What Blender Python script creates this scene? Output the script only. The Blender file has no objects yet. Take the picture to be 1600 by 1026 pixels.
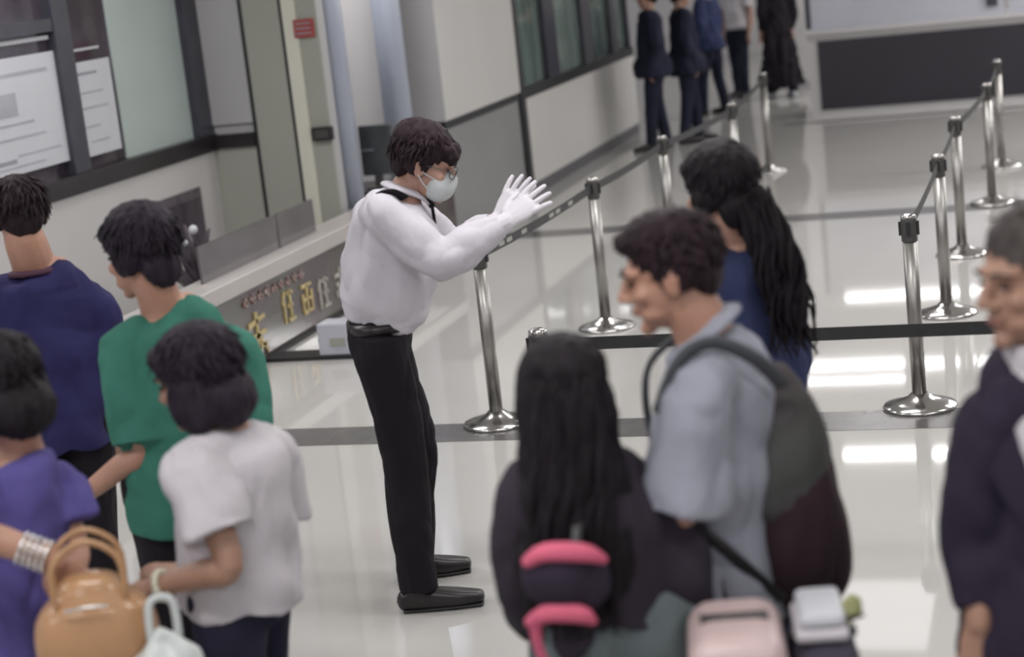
import bpy, bmesh, math, random
from mathutils import Vector, Matrix, noise
random.seed(7)
C = bpy.context.scene.collection
V = Vector
R = math.radians

# ------------------------------------------------------------------ camera
cam_d = bpy.data.cameras.new('camera')
cam_d.sensor_width = 36.0
cam_d.lens = 64.58
cam_d.clip_end = 200
cam = bpy.data.objects.new('camera', cam_d)
C.objects.link(cam)
cam.matrix_world = Matrix(((0.956286, 0.044764, 0.288985, 0.0), (0.272151, 0.225371, -0.935490, 0.0), (-0.107005, 0.973244, 0.203337, 2.340587), (0, 0, 0, 1)))
cam_d.dof.use_dof = True
cam_d.dof.focus_distance = 7.6
cam_d.dof.aperture_fstop = 1.8
bpy.context.scene.camera = cam
# ------------------------------------------------------------------ light
vs = bpy.context.scene.view_settings
vs.view_transform = 'Standard'; vs.look = 'None'; vs.gamma = 1.0; vs.use_curve_mapping = False
vs.exposure = -0.060
world = bpy.data.worlds.new('hall_light'); bpy.context.scene.world = world
world.use_nodes = True
world.node_tree.nodes['Background'].inputs[0].default_value = (0.93, 0.93, 1.0, 1)
world.node_tree.nodes['Background'].inputs[1].default_value = 0.62

def area(name, x, y, z, sx, sy, power, col=(1, 0.975, 0.975)):
    l = bpy.data.lights.new(name, 'AREA'); l.shape = 'RECTANGLE'; l.size = sx; l.size_y = sy
    l.energy = power; l.color = col
    o = bpy.data.objects.new(name, l); o.location = (x, y, z); C.objects.link(o)
    return o
for ly in (-1.0, 2.5, 6.0, 9.5, 13.0):
    for lx in (-5.2, -1.5, 2.2):
        area('ceiling_lamp', lx, ly, 3.56, 1.8, 0.5, 56)
for ly in (16.5, 20.0, 23.5, 27.0):
    for lx in (2.6, 5.5):
        area('ceiling_lamp', lx, ly, 3.56, 1.8, 0.5, 125)
# the strip lamps of the hall beyond, mirrored in the polished floor
area('ceiling_lamp', -2.35, 28.25, 3.56, 3.1, 0.36, 42)
area('ceiling_lamp', 0.2, 28.25, 3.56, 1.2, 0.36, 17)
area('ceiling_lamp', -2.75, 23.9, 3.56, 1.35, 0.22, 19)
area('ceiling_lamp', -1.62, 23.8, 3.56, 0.5, 0.22, 8)
area('ceiling_lamp', -0.85, 23.8, 3.56, 0.75, 0.22, 10)
area('ceiling_lamp', -2.65, 23.05, 3.56, 1.3, 0.09, 9)
area('ceiling_lamp', -2.0, 19.75, 3.56, 0.85, 0.24, 16)
area('ceiling_lamp', -1.32, 19.7, 3.56, 0.26, 0.24, 6)
area('ceiling_lamp', -1.6, 15.0, 3.56, 0.8, 1.6, 7)

# ------------------------------------------------------------------ materials
def mat(name, col, rough=0.6, metal=0.0, var=0.0, vscale=4.0, bump=0.0, bscale=60.0, stretch=(1, 1, 1), col2=None, trans=0.0, emit=None, spec=0.5, coat=0.0, sheen=0.0):
    m = bpy.data.materials.new(name); m.use_nodes = True
    nt = m.node_tree; n = nt.nodes; L = nt.links; b = n['Principled BSDF']
    b.inputs['Base Color'].default_value = (*col, 1)
    b.inputs['Roughness'].default_value = rough; b.inputs['Metallic'].default_value = metal
    b.inputs['Specular IOR Level'].default_value = spec
    b.inputs['Coat Weight'].default_value = coat
    b.inputs['Sheen Weight'].default_value = sheen
    if trans:
        b.inputs['Transmission Weight'].default_value = trans
    if emit:
        b.inputs['Emission Color'].default_value = (*col, 1); b.inputs['Emission Strength'].default_value = emit
    tc = n.new('ShaderNodeTexCoord'); mp = n.new('ShaderNodeMapping'); mp.inputs['Scale'].default_value = stretch
    L.new(tc.outputs['Object'], mp.inputs['Vector'])
    if var or col2:
        t = n.new('ShaderNodeTexNoise'); t.inputs['Scale'].default_value = vscale; t.inputs['Detail'].default_value = 4
        L.new(mp.outputs[0], t.inputs['Vector'])
        r = n.new('ShaderNodeValToRGB'); c2 = col2 or tuple(c * (1 - var) for c in col)
        r.color_ramp.elements[0].position = 0.35; r.color_ramp.elements[1].position = 0.65
        r.color_ramp.elements[0].color = (*c2, 1); r.color_ramp.elements[1].color = (*col, 1)
        L.new(t.outputs['Fac'], r.inputs['Fac']); L.new(r.outputs['Color'], b.inputs['Base Color'])
    if bump:
        t = n.new('ShaderNodeTexNoise'); t.inputs['Scale'].default_value = bscale; t.inputs['Detail'].default_value = 3
        L.new(mp.outputs[0], t.inputs['Vector'])
        bp = n.new('ShaderNodeBump'); bp.inputs['Strength'].default_value = bump; bp.inputs['Distance'].default_value = 0.01
        L.new(t.outputs['Fac'], bp.inputs['Height']); L.new(bp.outputs[0], b.inputs['Normal'])
    return m
M = {}
M['floor'] = mat('polished_floor', (0.475, 0.465, 0.445), 0.04, var=0.045, vscale=0.7, spec=0.5)
M['strip'] = mat('grey_floor_strip', (0.12, 0.115, 0.115), 0.2, var=0.15, vscale=9)
M['ceiling'] = mat('white_ceiling', (0.62, 0.62, 0.61), 0.8, var=0.03)
M['wall'] = mat('white_wall_panel', (0.57, 0.56, 0.54), 0.32, var=0.04, vscale=1.2)
M['wall_pale'] = mat('pale_wall', (0.55, 0.535, 0.53), 0.45, var=0.05, vscale=1.5)
M['wall_green'] = mat('greenish_wall', (0.32, 0.325, 0.285), 0.4, var=0.05, vscale=1.2)
M['wall_grey'] = mat('grey_wall', (0.385, 0.38, 0.385), 0.4, var=0.05, vscale=1.5)
M['greyface'] = mat('grey_column_base', (0.25, 0.255, 0.25), 0.4, var=0.08, vscale=2)
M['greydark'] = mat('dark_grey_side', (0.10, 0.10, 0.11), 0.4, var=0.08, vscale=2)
M['lining'] = mat('cream_lining', (0.60, 0.59, 0.51), 0.4, var=0.03)
M['black'] = mat('black_joint', (0.012, 0.012, 0.014), 0.5, var=0.1)
M['frame'] = mat('dark_window_frame', (0.045, 0.045, 0.06), 0.35, var=0.25, vscale=5)
M['sill'] = mat('black_sill', (0.02, 0.017, 0.02), 0.35, var=0.3, vscale=5)
M['frost'] = mat('frosted_glass', (0.42, 0.49, 0.47), 0.3, var=0.06, vscale=2, spec=0.6)
M['teal'] = mat('green_tinted_glass', (0.22, 0.29, 0.265), 0.08, var=0.5, vscale=2.2, stretch=(1, 3, 0.4), trans=0.25)
M['darkglass'] = mat('dark_reflective_glass', (0.07, 0.055, 0.075), 0.1, var=0.5, vscale=3, spec=0.7)
M['smoke'] = mat('smoked_glass', (0.28, 0.26, 0.27), 0.12, var=0.2, vscale=4, trans=0.55)
M['paper'] = mat('white_poster_paper', (0.50, 0.51, 0.545), 0.5, var=0.03)
M['print'] = mat('faint_grey_print', (0.38, 0.39, 0.43), 0.6, var=0.2)
M['printdark'] = mat('grey_print', (0.27, 0.28, 0.32), 0.6, var=0.2)
M['red'] = mat('red_sign', (0.33, 0.05, 0.045), 0.5, var=0.2, vscale=20)
M['coping'] = mat('pale_stone_coping', (0.45, 0.42, 0.405), 0.3, var=0.06, vscale=3)
M['signface'] = mat('dark_olive_sign_face', (0.085, 0.085, 0.07), 0.12, col2=(0.07, 0.045, 0.05), vscale=2.0, spec=0.7)
M['gold'] = mat('gold_lettering', (0.62, 0.50, 0.24), 0.4, metal=0.15, var=0.25, vscale=30)
M['silverletter'] = mat('pale_lettering', (0.50, 0.47, 0.42), 0.4, var=0.25, vscale=30)
M['redletter'] = mat('dark_red_print', (0.13, 0.035, 0.03), 0.5, col2=(0.5, 0.42, 0.38), vscale=60)
M['photo'] = mat('dark_poster_print', (0.055, 0.045, 0.055), 0.3, col2=(0.12, 0.10, 0.12), vscale=6)
M['bluecol'] = mat('pale_blue_column', (0.33, 0.36, 0.43), 0.3, var=0.08, vscale=2)
M['steel'] = mat('brushed_steel', (0.34, 0.33, 0.315), 0.36, metal=1.0, var=0.1, vscale=10, bump=0.05, bscale=200, stretch=(8, 8, 0.5))
M['chrome'] = mat('polished_steel', (0.5, 0.49, 0.48), 0.16, metal=1.0, var=0.05)
M['cap'] = mat('dark_post_head', (0.075, 0.073, 0.07), 0.4, metal=0.3, var=0.2)
M['belt'] = mat('black_webbing', (0.022, 0.022, 0.024), 0.55, var=0.3, vscale=40, bump=0.2, bscale=300)
M['beltprint'] = mat('faded_print', (0.33, 0.34, 0.30), 0.6, var=0.3, vscale=60)
M['counter'] = mat('dark_counter_panel', (0.020, 0.017, 0.026), 0.4, var=0.2, vscale=1.5)
M['counterframe'] = mat('pale_counter_frame', (0.50, 0.485, 0.49), 0.3, var=0.04)
M['deskglass'] = mat('pale_desk_screen', (0.47, 0.48, 0.54), 0.12, var=0.08, vscale=1.2, stretch=(1, 1, .4))
M['monitor'] = mat('dark_monitor', (0.05, 0.055, 0.06), 0.3, var=0.3, vscale=10)
def skin(n, c): return mat(n, c, 0.5, var=0.16, vscale=9, bump=0.08, bscale=120)
M['skin'] = skin('skin', (0.42, 0.24, 0.18))
M['skin_warm'] = skin('warm_skin', (0.43, 0.23, 0.16))
M['skin_pale'] = skin('pale_skin', (0.48, 0.30, 0.23))
M['skin_tan'] = skin('tan_skin', (0.34, 0.19, 0.13))
M['lips'] = mat('lips', (0.24, 0.09, 0.08), 0.5, var=0.1)
M['eye'] = mat('eye', (0.03, 0.02, 0.02), 0.2, var=0.1)
def hairm(n, c, k=0.5): return mat(n, c, 0.62, var=k, vscale=35, bump=0.35, bscale=120, stretch=(1, 1, 0.25), spec=0.18)
M['hair'] = hairm('black_hair', (0.012, 0.009, 0.012))
M['hair_soft'] = hairm('dark_brown_hair', (0.022, 0.015, 0.025))
M['hair_brown'] = hairm('brown_black_hair', (0.026, 0.014, 0.018))
M['hair_grey'] = hairm('cropped_grey_hair', (0.075, 0.062, 0.06))
def cloth(n, c, v=0.12, r=0.85, col2=None): return mat(n, c, r, var=v, vscale=5, bump=0.25, bscale=22, col2=col2, spec=0.2)
M['white_shirt'] = cloth('white_uniform_shirt', (0.55, 0.53, 0.575), 0.05)
M['black_trousers'] = cloth('black_trousers', (0.014, 0.012, 0.016), 0.3)
M['shoe'] = mat('black_leather_shoe', (0.018, 0.015, 0.015), 0.35, var=0.3)
M['glove'] = cloth('white_glove', (0.62, 0.60, 0.64), 0.05)
M['mask'] = cloth('pale_face_mask', (0.52, 0.55, 0.55), 0.04)
M['blueshirt'] = cloth('pale_blue_shirt', (0.285, 0.295, 0.345), 0.09)
M['strap'] = cloth('charcoal_strap', (0.075, 0.08, 0.088), 0.2)
M['pack'] = mat('grey_to_maroon_pack', (0.055, 0.058, 0.056), 0.6, col2=(0.036, 0.018, 0.022), vscale=3.2, bump=0.3, bscale=15)
M['pack_low'] = cloth('maroon_black_fabric', (0.040, 0.022, 0.028), 0.35)
M['pack_top'] = cloth('grey_pack_fabric', (0.070, 0.074, 0.070), 0.3, col2=(0.042, 0.030, 0.034))
M['navy'] = cloth('navy_cotton', (0.028, 0.026, 0.095), 0.25)
M['navy_dark'] = cloth('dark_navy_fabric', (0.020, 0.022, 0.042), 0.3)
M['navy_mid'] = cloth('blue_navy_fabric', (0.035, 0.045, 0.11), 0.25)
M['green'] = cloth('green_cotton', (0.045, 0.175, 0.13), 0.2)
M['white_tee'] = cloth('white_cotton', (0.50, 0.475, 0.50), 0.06)
M['violet'] = cloth('violet_blue_cotton', (0.095, 0.08, 0.26), 0.25)
M['charcoal'] = cloth('charcoal_knit', (0.030, 0.024, 0.034), 0.25)
M['teal_skirt'] = cloth('grey_teal_fabric', (0.12, 0.145, 0.15), 0.2)
M['suit'] = cloth('navy_black_suit', (0.024, 0.018, 0.034), 0.2)
M['denim'] = cloth('dark_denim', (0.02, 0.02, 0.04), 0.3)
M['dark_trousers'] = cloth('dark_trousers', (0.015, 0.012, 0.016), 0.3)
M['pink'] = cloth('pink_fabric', (0.62, 0.13, 0.21), 0.2)
M['pad'] = cloth('black_violet_fabric', (0.03, 0.022, 0.038), 0.3)
M['tan'] = mat('tan_leather', (0.42, 0.23, 0.11), 0.32, var=0.2, vscale=6, bump=0.1, bscale=30, coat=0.3)
M['palepink'] = mat('pale_pink_shell', (0.52, 0.40, 0.39), 0.38, var=0.08, vscale=5)
M['casefab'] = cloth('dark_case_fabric', (0.05, 0.045, 0.065), 0.2)
M['plastic'] = mat('milky_plastic_bag', (0.52, 0.55, 0.54), 0.3, var=0.1, vscale=8, bump=0.4, bscale=14)
M['olive'] = mat('olive_yellow_wrap', (0.28, 0.29, 0.12), 0.5, var=0.3, vscale=14, bump=0.4, bscale=25)
M['silver'] = mat('silver_bangle', (0.72, 0.73, 0.72), 0.2, metal=0.9)
M['cream'] = mat('cream_bracelet', (0.62, 0.60, 0.48), 0.35, var=0.2, vscale=80)
M['greymark'] = mat('grey_insignia', (0.55, 0.55, 0.58), 0.5)

# ------------------------------------------------------------------ helpers
def link(name, me, material, parent=None):
    o = bpy.data.objects.new(name, me); C.objects.link(o)
    if material and not me.materials: me.materials.append(material)
    if parent: o.parent = parent
    return o
def obj(name, bm, material, parent=None, smooth=False, bevel=0.0):
    bmesh.ops.recalc_face_normals(bm, faces=bm.faces)
    me = bpy.data.meshes.new(name); bm.to_mesh(me); bm.free()
    if smooth:
        for p in me.polygons: p.use_smooth = True
    o = link(name, me, material, parent)
    if bevel:
        b = o.modifiers.new('bevel', 'BEVEL'); b.width = bevel; b.segments = 2; b.limit_method = 'ANGLE'
    return o
def thing(name, label, cat, loc=(0, 0, 0), rz=0, group=None):
    o = bpy.data.objects.new(name, None); C.objects.link(o); o.location = loc; o.rotation_euler = (0, 0, rz)
    o['label'] = label; o['category'] = cat
    if group: o['group'] = group
    return o
def tag(o, label, cat, group=None):
    o['label'] = label; o['category'] = cat
    if group: o['group'] = group
    return o
def struct(o): o['kind'] = 'structure'; return o
def box(bm, x0, x1, y0, y1, z0, z1):
    vs = [bm.verts.new((x, y, z)) for x in (x0, x1) for y in (y0, y1) for z in (z0, z1)]
    for f in ((0, 1, 3, 2), (4, 6, 7, 5), (0, 4, 5, 1), (2, 3, 7, 6), (0, 2, 6, 4), (1, 5, 7, 3)):
        bm.faces.new([vs[i] for i in f])
    return bm
def bx(*a): return box(bmesh.new(), *a)
def ball(bm, c, r, rot=None, u=16, v=10):
    if not hasattr(r, '__len__'): r = (r, r, r)
    m = Matrix.Translation(V(c)) @ (rot.to_4x4() if rot else Matrix()) @ Matrix.Diagonal((*r, 1))
    bmesh.ops.create_uvsphere(bm, u_segments=u, v_segments=v, radius=1, matrix=m)
def spline(pts, k):
    pts = [V(p) if len(p) < 4 else p for p in pts]; out = []
    n = len(pts)
    for i in range(n - 1):
        p0 = pts[max(i - 1, 0)]; p1 = pts[i]; p2 = pts[i + 1]; p3 = pts[min(i + 2, n - 1)]
        for j in range(k):
            t = j / k
            out.append(0.5 * ((2 * p1) + (p2 - p0) * t + (2 * p0 - 5 * p1 + 4 * p2 - p3) * t * t + (3 * p1 - p0 - 3 * p2 + p3) * t ** 3))
    out.append(pts[-1]); return out
def tube(bm, pts, rads, lat=(1, 0, 0), n=14, k=4, dome=True, power=2.0):
    """tube through pts; rads are a radius or a pair (across, deep)"""
    rr = [V((r, r, 0)) if not hasattr(r, '__len__') else V((r[0], r[1], 0)) for r in rads]
    P = spline([V(p) for p in pts], k) if k > 1 else [V(p) for p in pts]
    Q = spline(rr, k) if k > 1 else rr
    m = len(P); rings = []
    T = [(P[min(i + 1, m - 1)] - P[max(i - 1, 0)]).normalized() for i in range(m)]
    st = list(zip(P, Q, T))
    if dome:
        a, b = st[0], st[-1]
        pre = []; post = []
        for s in (0.95, 0.7, 0.35):
            c = math.sqrt(1 - s * s)
            pre.append((a[0] - a[2] * a[1].y * s * 0.8, a[1] * max(c, .15), a[2])); post.insert(0, (b[0] + b[2] * b[1].y * s * 0.8, b[1] * max(c, .15), b[2]))
        st = pre + st + post
    L = V(lat).normalized()
    for p, q, t in st:
        l = (L - t * L.dot(t))
        if l.length < 1e-3: l = t.orthogonal()
        l.normalize(); d = t.cross(l); L = l
        ring = []
        for i in range(n):
            a = 2 * math.pi * i / n; c, s = math.cos(a), math.sin(a)
            if power != 2:
                c = math.copysign(abs(c) ** (2 / power), c); s = math.copysign(abs(s) ** (2 / power), s)
            ring.append(bm.verts.new(p + l * q.x * c + d * q.y * s))
        rings.append(ring)
    for a, b in zip(rings, rings[1:]):
        for i in range(n): bm.faces.new((a[i], a[(i + 1) % n], b[(i + 1) % n], b[i]))
    bm.faces.new(rings[0][::-1]); bm.faces.new(rings[-1])
def lathe(bm, prof, n=28, c=(0, 0, 0)):
    rings = []
    for r, z in prof:
        rings.append([bm.verts.new((c[0] + r * math.cos(2 * math.pi * i / n), c[1] + r * math.sin(2 * math.pi * i / n), c[2] + z)) for i in range(n)])
    for a, b in zip(rings, rings[1:]):
        for i in range(n): bm.faces.new((a[i], a[(i + 1) % n], b[(i + 1) % n], b[i]))
    bm.faces.new(rings[0][::-1]); bm.faces.new(rings[-1])
def fuse(name, bm, material, parent=None, voxel=0.006, smooth=2, fold=0.0, fscale=9.0, fst=(1, 1, 0.5), fine=0.0, extra=None):
    """weld the overlapping volumes of bm into one continuous skin"""
    bmesh.ops.recalc_face_normals(bm, faces=bm.faces)
    me = bpy.data.meshes.new('raw'); bm.to_mesh(me); bm.free()
    t = bpy.data.objects.new('raw', me); C.objects.link(t)
    r = t.modifiers.new('r', 'REMESH'); r.mode = 'VOXEL'; r.voxel_size = voxel; r.adaptivity = 0
    if smooth:
        s = t.modifiers.new('s', 'SMOOTH'); s.factor = 0.5; s.iterations = smooth
    dg = bpy.context.evaluated_depsgraph_get()
    new = bpy.data.meshes.new_from_object(t.evaluated_get(dg))
    bpy.data.objects.remove(t); bpy.data.meshes.remove(me)
    new.name = name
    if fold or fine:
        nr = [v.normal.copy() for v in new.vertices]
        for v, nn in zip(new.vertices, nr):
            c = v.co; d = 0
            if fold >= .012: d -= fold * .55 * max(0, .35 - abs(noise.noise(V((c.x * 9, c.y * 9, c.z * 6.5)) + V((7.1, 2.2, 5.0))))) * 2.2
            if fold: d += fold * noise.noise(V((c.x * fscale * fst[0], c.y * fscale * fst[1], c.z * fscale * fst[2])) + V((3.1, 1.7, .3)))
            if fine: d += fine * noise.noise(V((c.x * 60, c.y * 60, c.z * 22)))
            v.co = c + nn * d
    if extra:
        b2 = bmesh.new(); b2.from_mesh(new); extra(b2); b2.to_mesh(new); b2.free()
    for p in new.polygons: p.use_smooth = True
    new.materials.clear()
    return link(name, new, material, parent)

# ------------------------------------------------------------------ the hall
struct(obj('floor', bx(-9, 9, -3, 34, -0.12, 0), M['floor']))
fl = bpy.data.objects['floor']
for y0, y1 in ((2.2, 2.55), (8.22, 8.55), (14.2, 14.53), (20.98, 21.12)):
    obj('floor_strip', bx(-3.0 if y0 > 20 else -4.7, 8.9, y0, y1, -0.01, 0.0015), M['black' if y0 > 20 else 'strip'], fl)
struct(obj('ceiling', bx(-9, 9, -3, 34, 3.6, 3.7), M['ceiling']))
struct(obj('wall_back', bx(-9, 9, 33.0, 33.2, 0, 3.6), M['wall_pale']))
struct(obj('wall_right', bx(8.9, 9.0, -3, 33, 0, 3.6), M['wall_pale']))

# left side: low sign wall with a coping, glass behind it
XW = -4.75
lw = tag(bpy.data.objects.new('sign_wall', None), 'low dark sign wall with gold characters and pale coping behind the uniformed guard', 'low wall'); C.objects.link(lw); lw.location = (XW, 7.4, 0)
obj('wall_face', bx(-0.2, 0, 0, 6.78, 0, 0.47), M['signface'], lw)
obj('coping', bx(-0.24, 0.015, 0, 6.78, 0.47, 0.575), M['coping'], lw, bevel=0.008)
obj('plinth', bx(-0.19, 0.03, 0, 6.78, 0.0, 0.025), M['black'], lw)
def stroke(bm, y, z, dy, dz, w=0.028):
    """one brush stroke of a character on the face, running from (y,z) by (dy,dz)"""
    a = V((0.0, y, z)); d = V((0, dy, dz)); n = V((0, -dz, dy)).normalized() * w / 2
    q = [a - n, a - n * 0.6 + d, a + n * 0.6 + d, a + n]
    f = [bm.verts.new(p + V((0.012, 0, 0))) for p in q]; b = [bm.verts.new(p) for p in q]
    bm.faces.new(f); bm.faces.new(b[::-1])
    for i in range(4): bm.faces.new((f[i], b[i], b[(i + 1) % 4], f[(i + 1) % 4]))
def glyph(y, z, s, pts, m, name='character'):
    bm = bmesh.new()
    for a, b, c, d in pts: stroke(bm, y + a * s, z + b * s, c * s, d * s, 0.13 * s)
    obj(name, bm, m, lw)
G1 = [(-.45, .75, .9, .1), (0, 1, 0, -1), (-.4, .45, .85, .05), (0, .5, -.42, -.45), (.05, .45, .4, -.45), (-.45, .2, .9, 0)]
G2 = [(-.4, .95, .8, 0), (-.35, .7, 0, -.6), (-.35, .1, .75, 0), (.38, .75, 0, -.62), (0, .95, 0, -.9), (-.3, .5, .6, 0)]
G3 = [(-.2, 1, -.2, -.4), (-.3, .7, 0, -.7), (0, .9, .45, 0), (.2, 1, 0, -.95), (0, .5, .4, 0), (-.02, .05, .5, 0)]
glyph(2.70, 0.05, 0.27, G1, M['gold']); glyph(3.20, 0.15, 0.20, G3, M['gold'])
glyph(3.52, 0.13, 0.20, G2, M['gold']); glyph(3.80, 0.11, 0.20, G3, M['silverletter'])
glyph(4.12, 0.12, 0.20, G1, M['silverletter']); glyph(4.48, 0.15, 0.20, G2, M['silverletter'])
bm = bmesh.new()
for i in range(9):
    stroke(bm, 2.55 + i * 0.11, 0.40 + 0.01 * (i % 2), 0.07, 0.0, 0.03); stroke(bm, 2.59 + i * 0.11, 0.375, 0.0, 0.06, 0.02)
obj('small_lettering', bm, M['redletter'], lw)
for y0, y1 in ((2.35, 3.50), (3.53, 4.15)):
    g = obj('glass_panel', bx(-0.15, -0.135, y0, y1, 0.575, 0.80), M['smoke'], lw)

pl = thing('display_plinth', 'low pale display block on black base, on the floor behind the guard', 'plinth', (-4.35, 10.2, 0))
obj('base', bx(-0.37, 0.30, -0.09, 0.12, 0, 0.022), M['black'], pl)
obj('block', bx(-0.02, 0.27, -0.07, 0.10, 0.022, 0.22), M['deskglass'], pl, bevel=0.01)
obj('face_mark', bx(0.06, 0.16, -0.075, -0.07, 0.08, 0.13), M['wall_green'], pl)

# recess: window wall at x = -6.05, back face at y = 12.5
XS = -6.0
w1 = struct(obj('wall_left', bx(XS - 0.15, XS, 3.0, 12.5, 0, 1.09), M['wall_pale']))
obj('sill', bx(XS - 0.12, XS + 0.03, 3.0, 12.5, 1.09, 1.21), M['sill'], w1, bevel=0.005)
obj('upper_wall', bx(XS - 0.2, XS - 0.05, 3.0, 12.5, 2.5, 3.6), M['frame'], w1)
win = struct(thing('window_1', '', '')); del win['label']; del win['category']
def post(y, w, nm='mullion'): obj(nm, bx(XS - 0.1, XS + 0.01, y - w / 2, y + w / 2, 1.21, 2.5), M['frame'], win, bevel=0.004)
post(7.2, 0.14); post(10.52, 0.20); post(12.38, 0.24)
obj('transom', bx(XS - 0.1, XS + 0.0, 3, 10.45, 2.12, 2.20), M['frame'], win)
obj('pane', bx(XS - 0.07, XS - 0.06, 7.27, 10.42, 1.21, 2.5), M['darkglass'], win)
obj('pane', bx(XS - 0.07, XS - 0.06, 10.62, 11.22, 1.21, 2.5), M['darkglass'], win)
obj('pane', bx(XS - 0.065, XS - 0.05, 11.22, 12.26, 1.21, 2.5), M['frost'], win)
obj('painted_light_bar', bx(XS - 0.045, XS - 0.03, 9.2, 10.4, 2.075, 2.10), M['paper'], win)  # pale bar stands in for a light fixture's reflection in the dark pane
obj('painted_light_bar', bx(XS - 0.045, XS - 0.03, 10.64, 11.02, 1.97, 1.985), M['paper'], win)  # thin white bar, the painted reflection streak carried into the narrow pane
def poster(y0, y1, z0, z1, lab, lines):
    t = thing('poster', lab, 'poster', (XS - 0.03, (y0 + y1) / 2, z0)); w = (y1 - y0) / 2; h = z1 - z0
    obj('sheet', bx(0, 0.006, -w, w, 0, h), M['paper'], t)
    for a, b, c, d, mm in lines:
        obj('printed_line', bx(0.006, 0.008, -w + a * 2 * w, -w + b * 2 * w, c * h, d * h), M[mm], t)
obj('painted_light_bar', bx(XS - 0.045, XS - 0.03, 8.2, 9.75, 2.30, 2.5), M['paper'], win)  # pale strip stands in for the bright light at the window top
poster(9.22, 10.43, 1.305, 2.0, 'large white notice poster taped inside the leftmost dark framed window', ((.1, .9, .84, .87, 'print'), (.38, .56, .50, .70, 'print'), (.3, .7, .42, .44, 'print'), (.2, .8, .3, .32, 'print'), (.08, .48, .10, .135, 'printdark'), (.08, .75, .06, .075, 'print'), (.5, .92, .15, .165, 'print')))
poster(10.63, 11.12, 1.29, 1.90, 'narrow white notice poster beside the pale frosted window pane', ((.1, .6, .86, .89, 'printdark'), (.1, .7, .66, .68, 'print'), (.1, .8, .5, .52, 'print'), (.1, .5, .3, .32, 'print'), (.2, .7, .14, .16, 'print')))

rb = struct(obj('wall_back_recess', bx(-6.2, -5.06, 12.5, 12.62, 0, 3.6), M['wall_grey']))
obj('wall_panel', bx(-5.99, -5.66, 12.47, 12.5, 1.27, 3.5), M['wall_grey'], rb, bevel=0.004)
obj('dark_ledge', bx(-5.99, -5.66, 12.44, 12.5, 1.10, 1.20), M['sill'], rb)
obj('lower_panel', bx(-6.0, -5.66, 12.47, 12.5, 0, 1.10), M['wall_green'], rb)
obj('wall_panel', bx(-5.63, -5.345, 12.46, 12.5, 0, 3.5), M['wall_green'], rb, bevel=0.004)
obj('black_joint', bx(-5.66, -5.63, 12.465, 12.5, 0, 3.5), M['black'], rb)
obj('black_joint', bx(-5.345, -5.315, 12.465, 12.5, 0, 3.5), M['black'], rb)
obj('cream_strip', bx(-5.315, -5.21, 12.45, 12.5, 0, 3.5), M['lining'], rb)
obj('wall_panel', bx(-5.21, -5.06, 12.47, 12.5, 0, 3.5), M['wall_green'], rb)
t = thing('red_sign', 'small red sign high on the recess wall beside the pale blue column', 'sign', (-5.17, 12.44, 1.85))
obj('sign_plate', bx(-0.065, 0.09, 0, 0.02, 0, 0.13), M['red'], t, bevel=0.003)
for k in range(3): obj('printed_line', bx(-0.05, 0.07, -0.002, 0, 0.025 + k * 0.035, 0.035 + k * 0.035), M['printdark'], t)
t = thing('control_box', 'small dark control box on the recess wall under the red sign', 'box', (-5.12, 12.45, 1.10))
obj('casing', bx(-0.07, 0.085, -0.03, 0.02, 0, 0.10), M['sill'], t, bevel=0.005)
obj('cover', bx(-0.05, 0.06, -0.035, -0.03, 0.02, 0.08), M['cap'], t)
for i, (cx, cy, r_, lab) in enumerate(((-5.08, 12.76, 0.10, 'slim pale blue round column left of the guard, beside red sign'), (-4.99, 13.74, 0.115, 'pale blue round column tucked against the white clad column'))):
    t = thing('round_column', lab, 'column', (cx, cy, 0)); b = bmesh.new(); lathe(b, [(r_, 0.06), (r_, 3.6)])
    obj('shaft', b, M['bluecol'], t, True); b = bmesh.new(); lathe(b, [(r_ + .02, 0), (r_ + .02, 0.05), (r_, 0.07)]); obj('collar', b, M['greyface'], t, True)
# desk and monitor in the recess behind the guard
struct(obj('wall_recess_end', bx(-6.2, -5.02, 13.9, 13.98, 0, 3.6), M['wall_pale']))
t = thing('service_desk', 'pale grey service desk in the recess behind the guard', 'desk', (-5.10, 13.05, 0))
obj('desk_body', bx(-0.55, 0.10, -0.18, 0.40, 0, 0.62), M['wall_pale'], t); obj('desk_top', bx(-0.57, 0.12, -0.20, 0.42, 0.62, 0.65), M['sill'], t, bevel=0.004)
t = thing('monitor', 'dark monitor standing on the recess desk behind the guard', 'monitor', (-4.93, 13.02, 0.65))
obj('screen', bx(-0.13, 0.13, -0.02, 0.03, 0.10, 0.48), M['monitor'], t, bevel=0.01); obj('stand', bx(-0.04, 0.02, -0.01, 0.02, 0.01, 0.14), M['cap'], t); obj('foot', bx(-0.1, 0.08, -0.06, 0.08, 0, 0.012), M['cap'], t)
obj('status_light', bx(-0.12, -0.02, -0.023, -0.02, 0.29, 0.30), M['printdark'], t)

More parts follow.
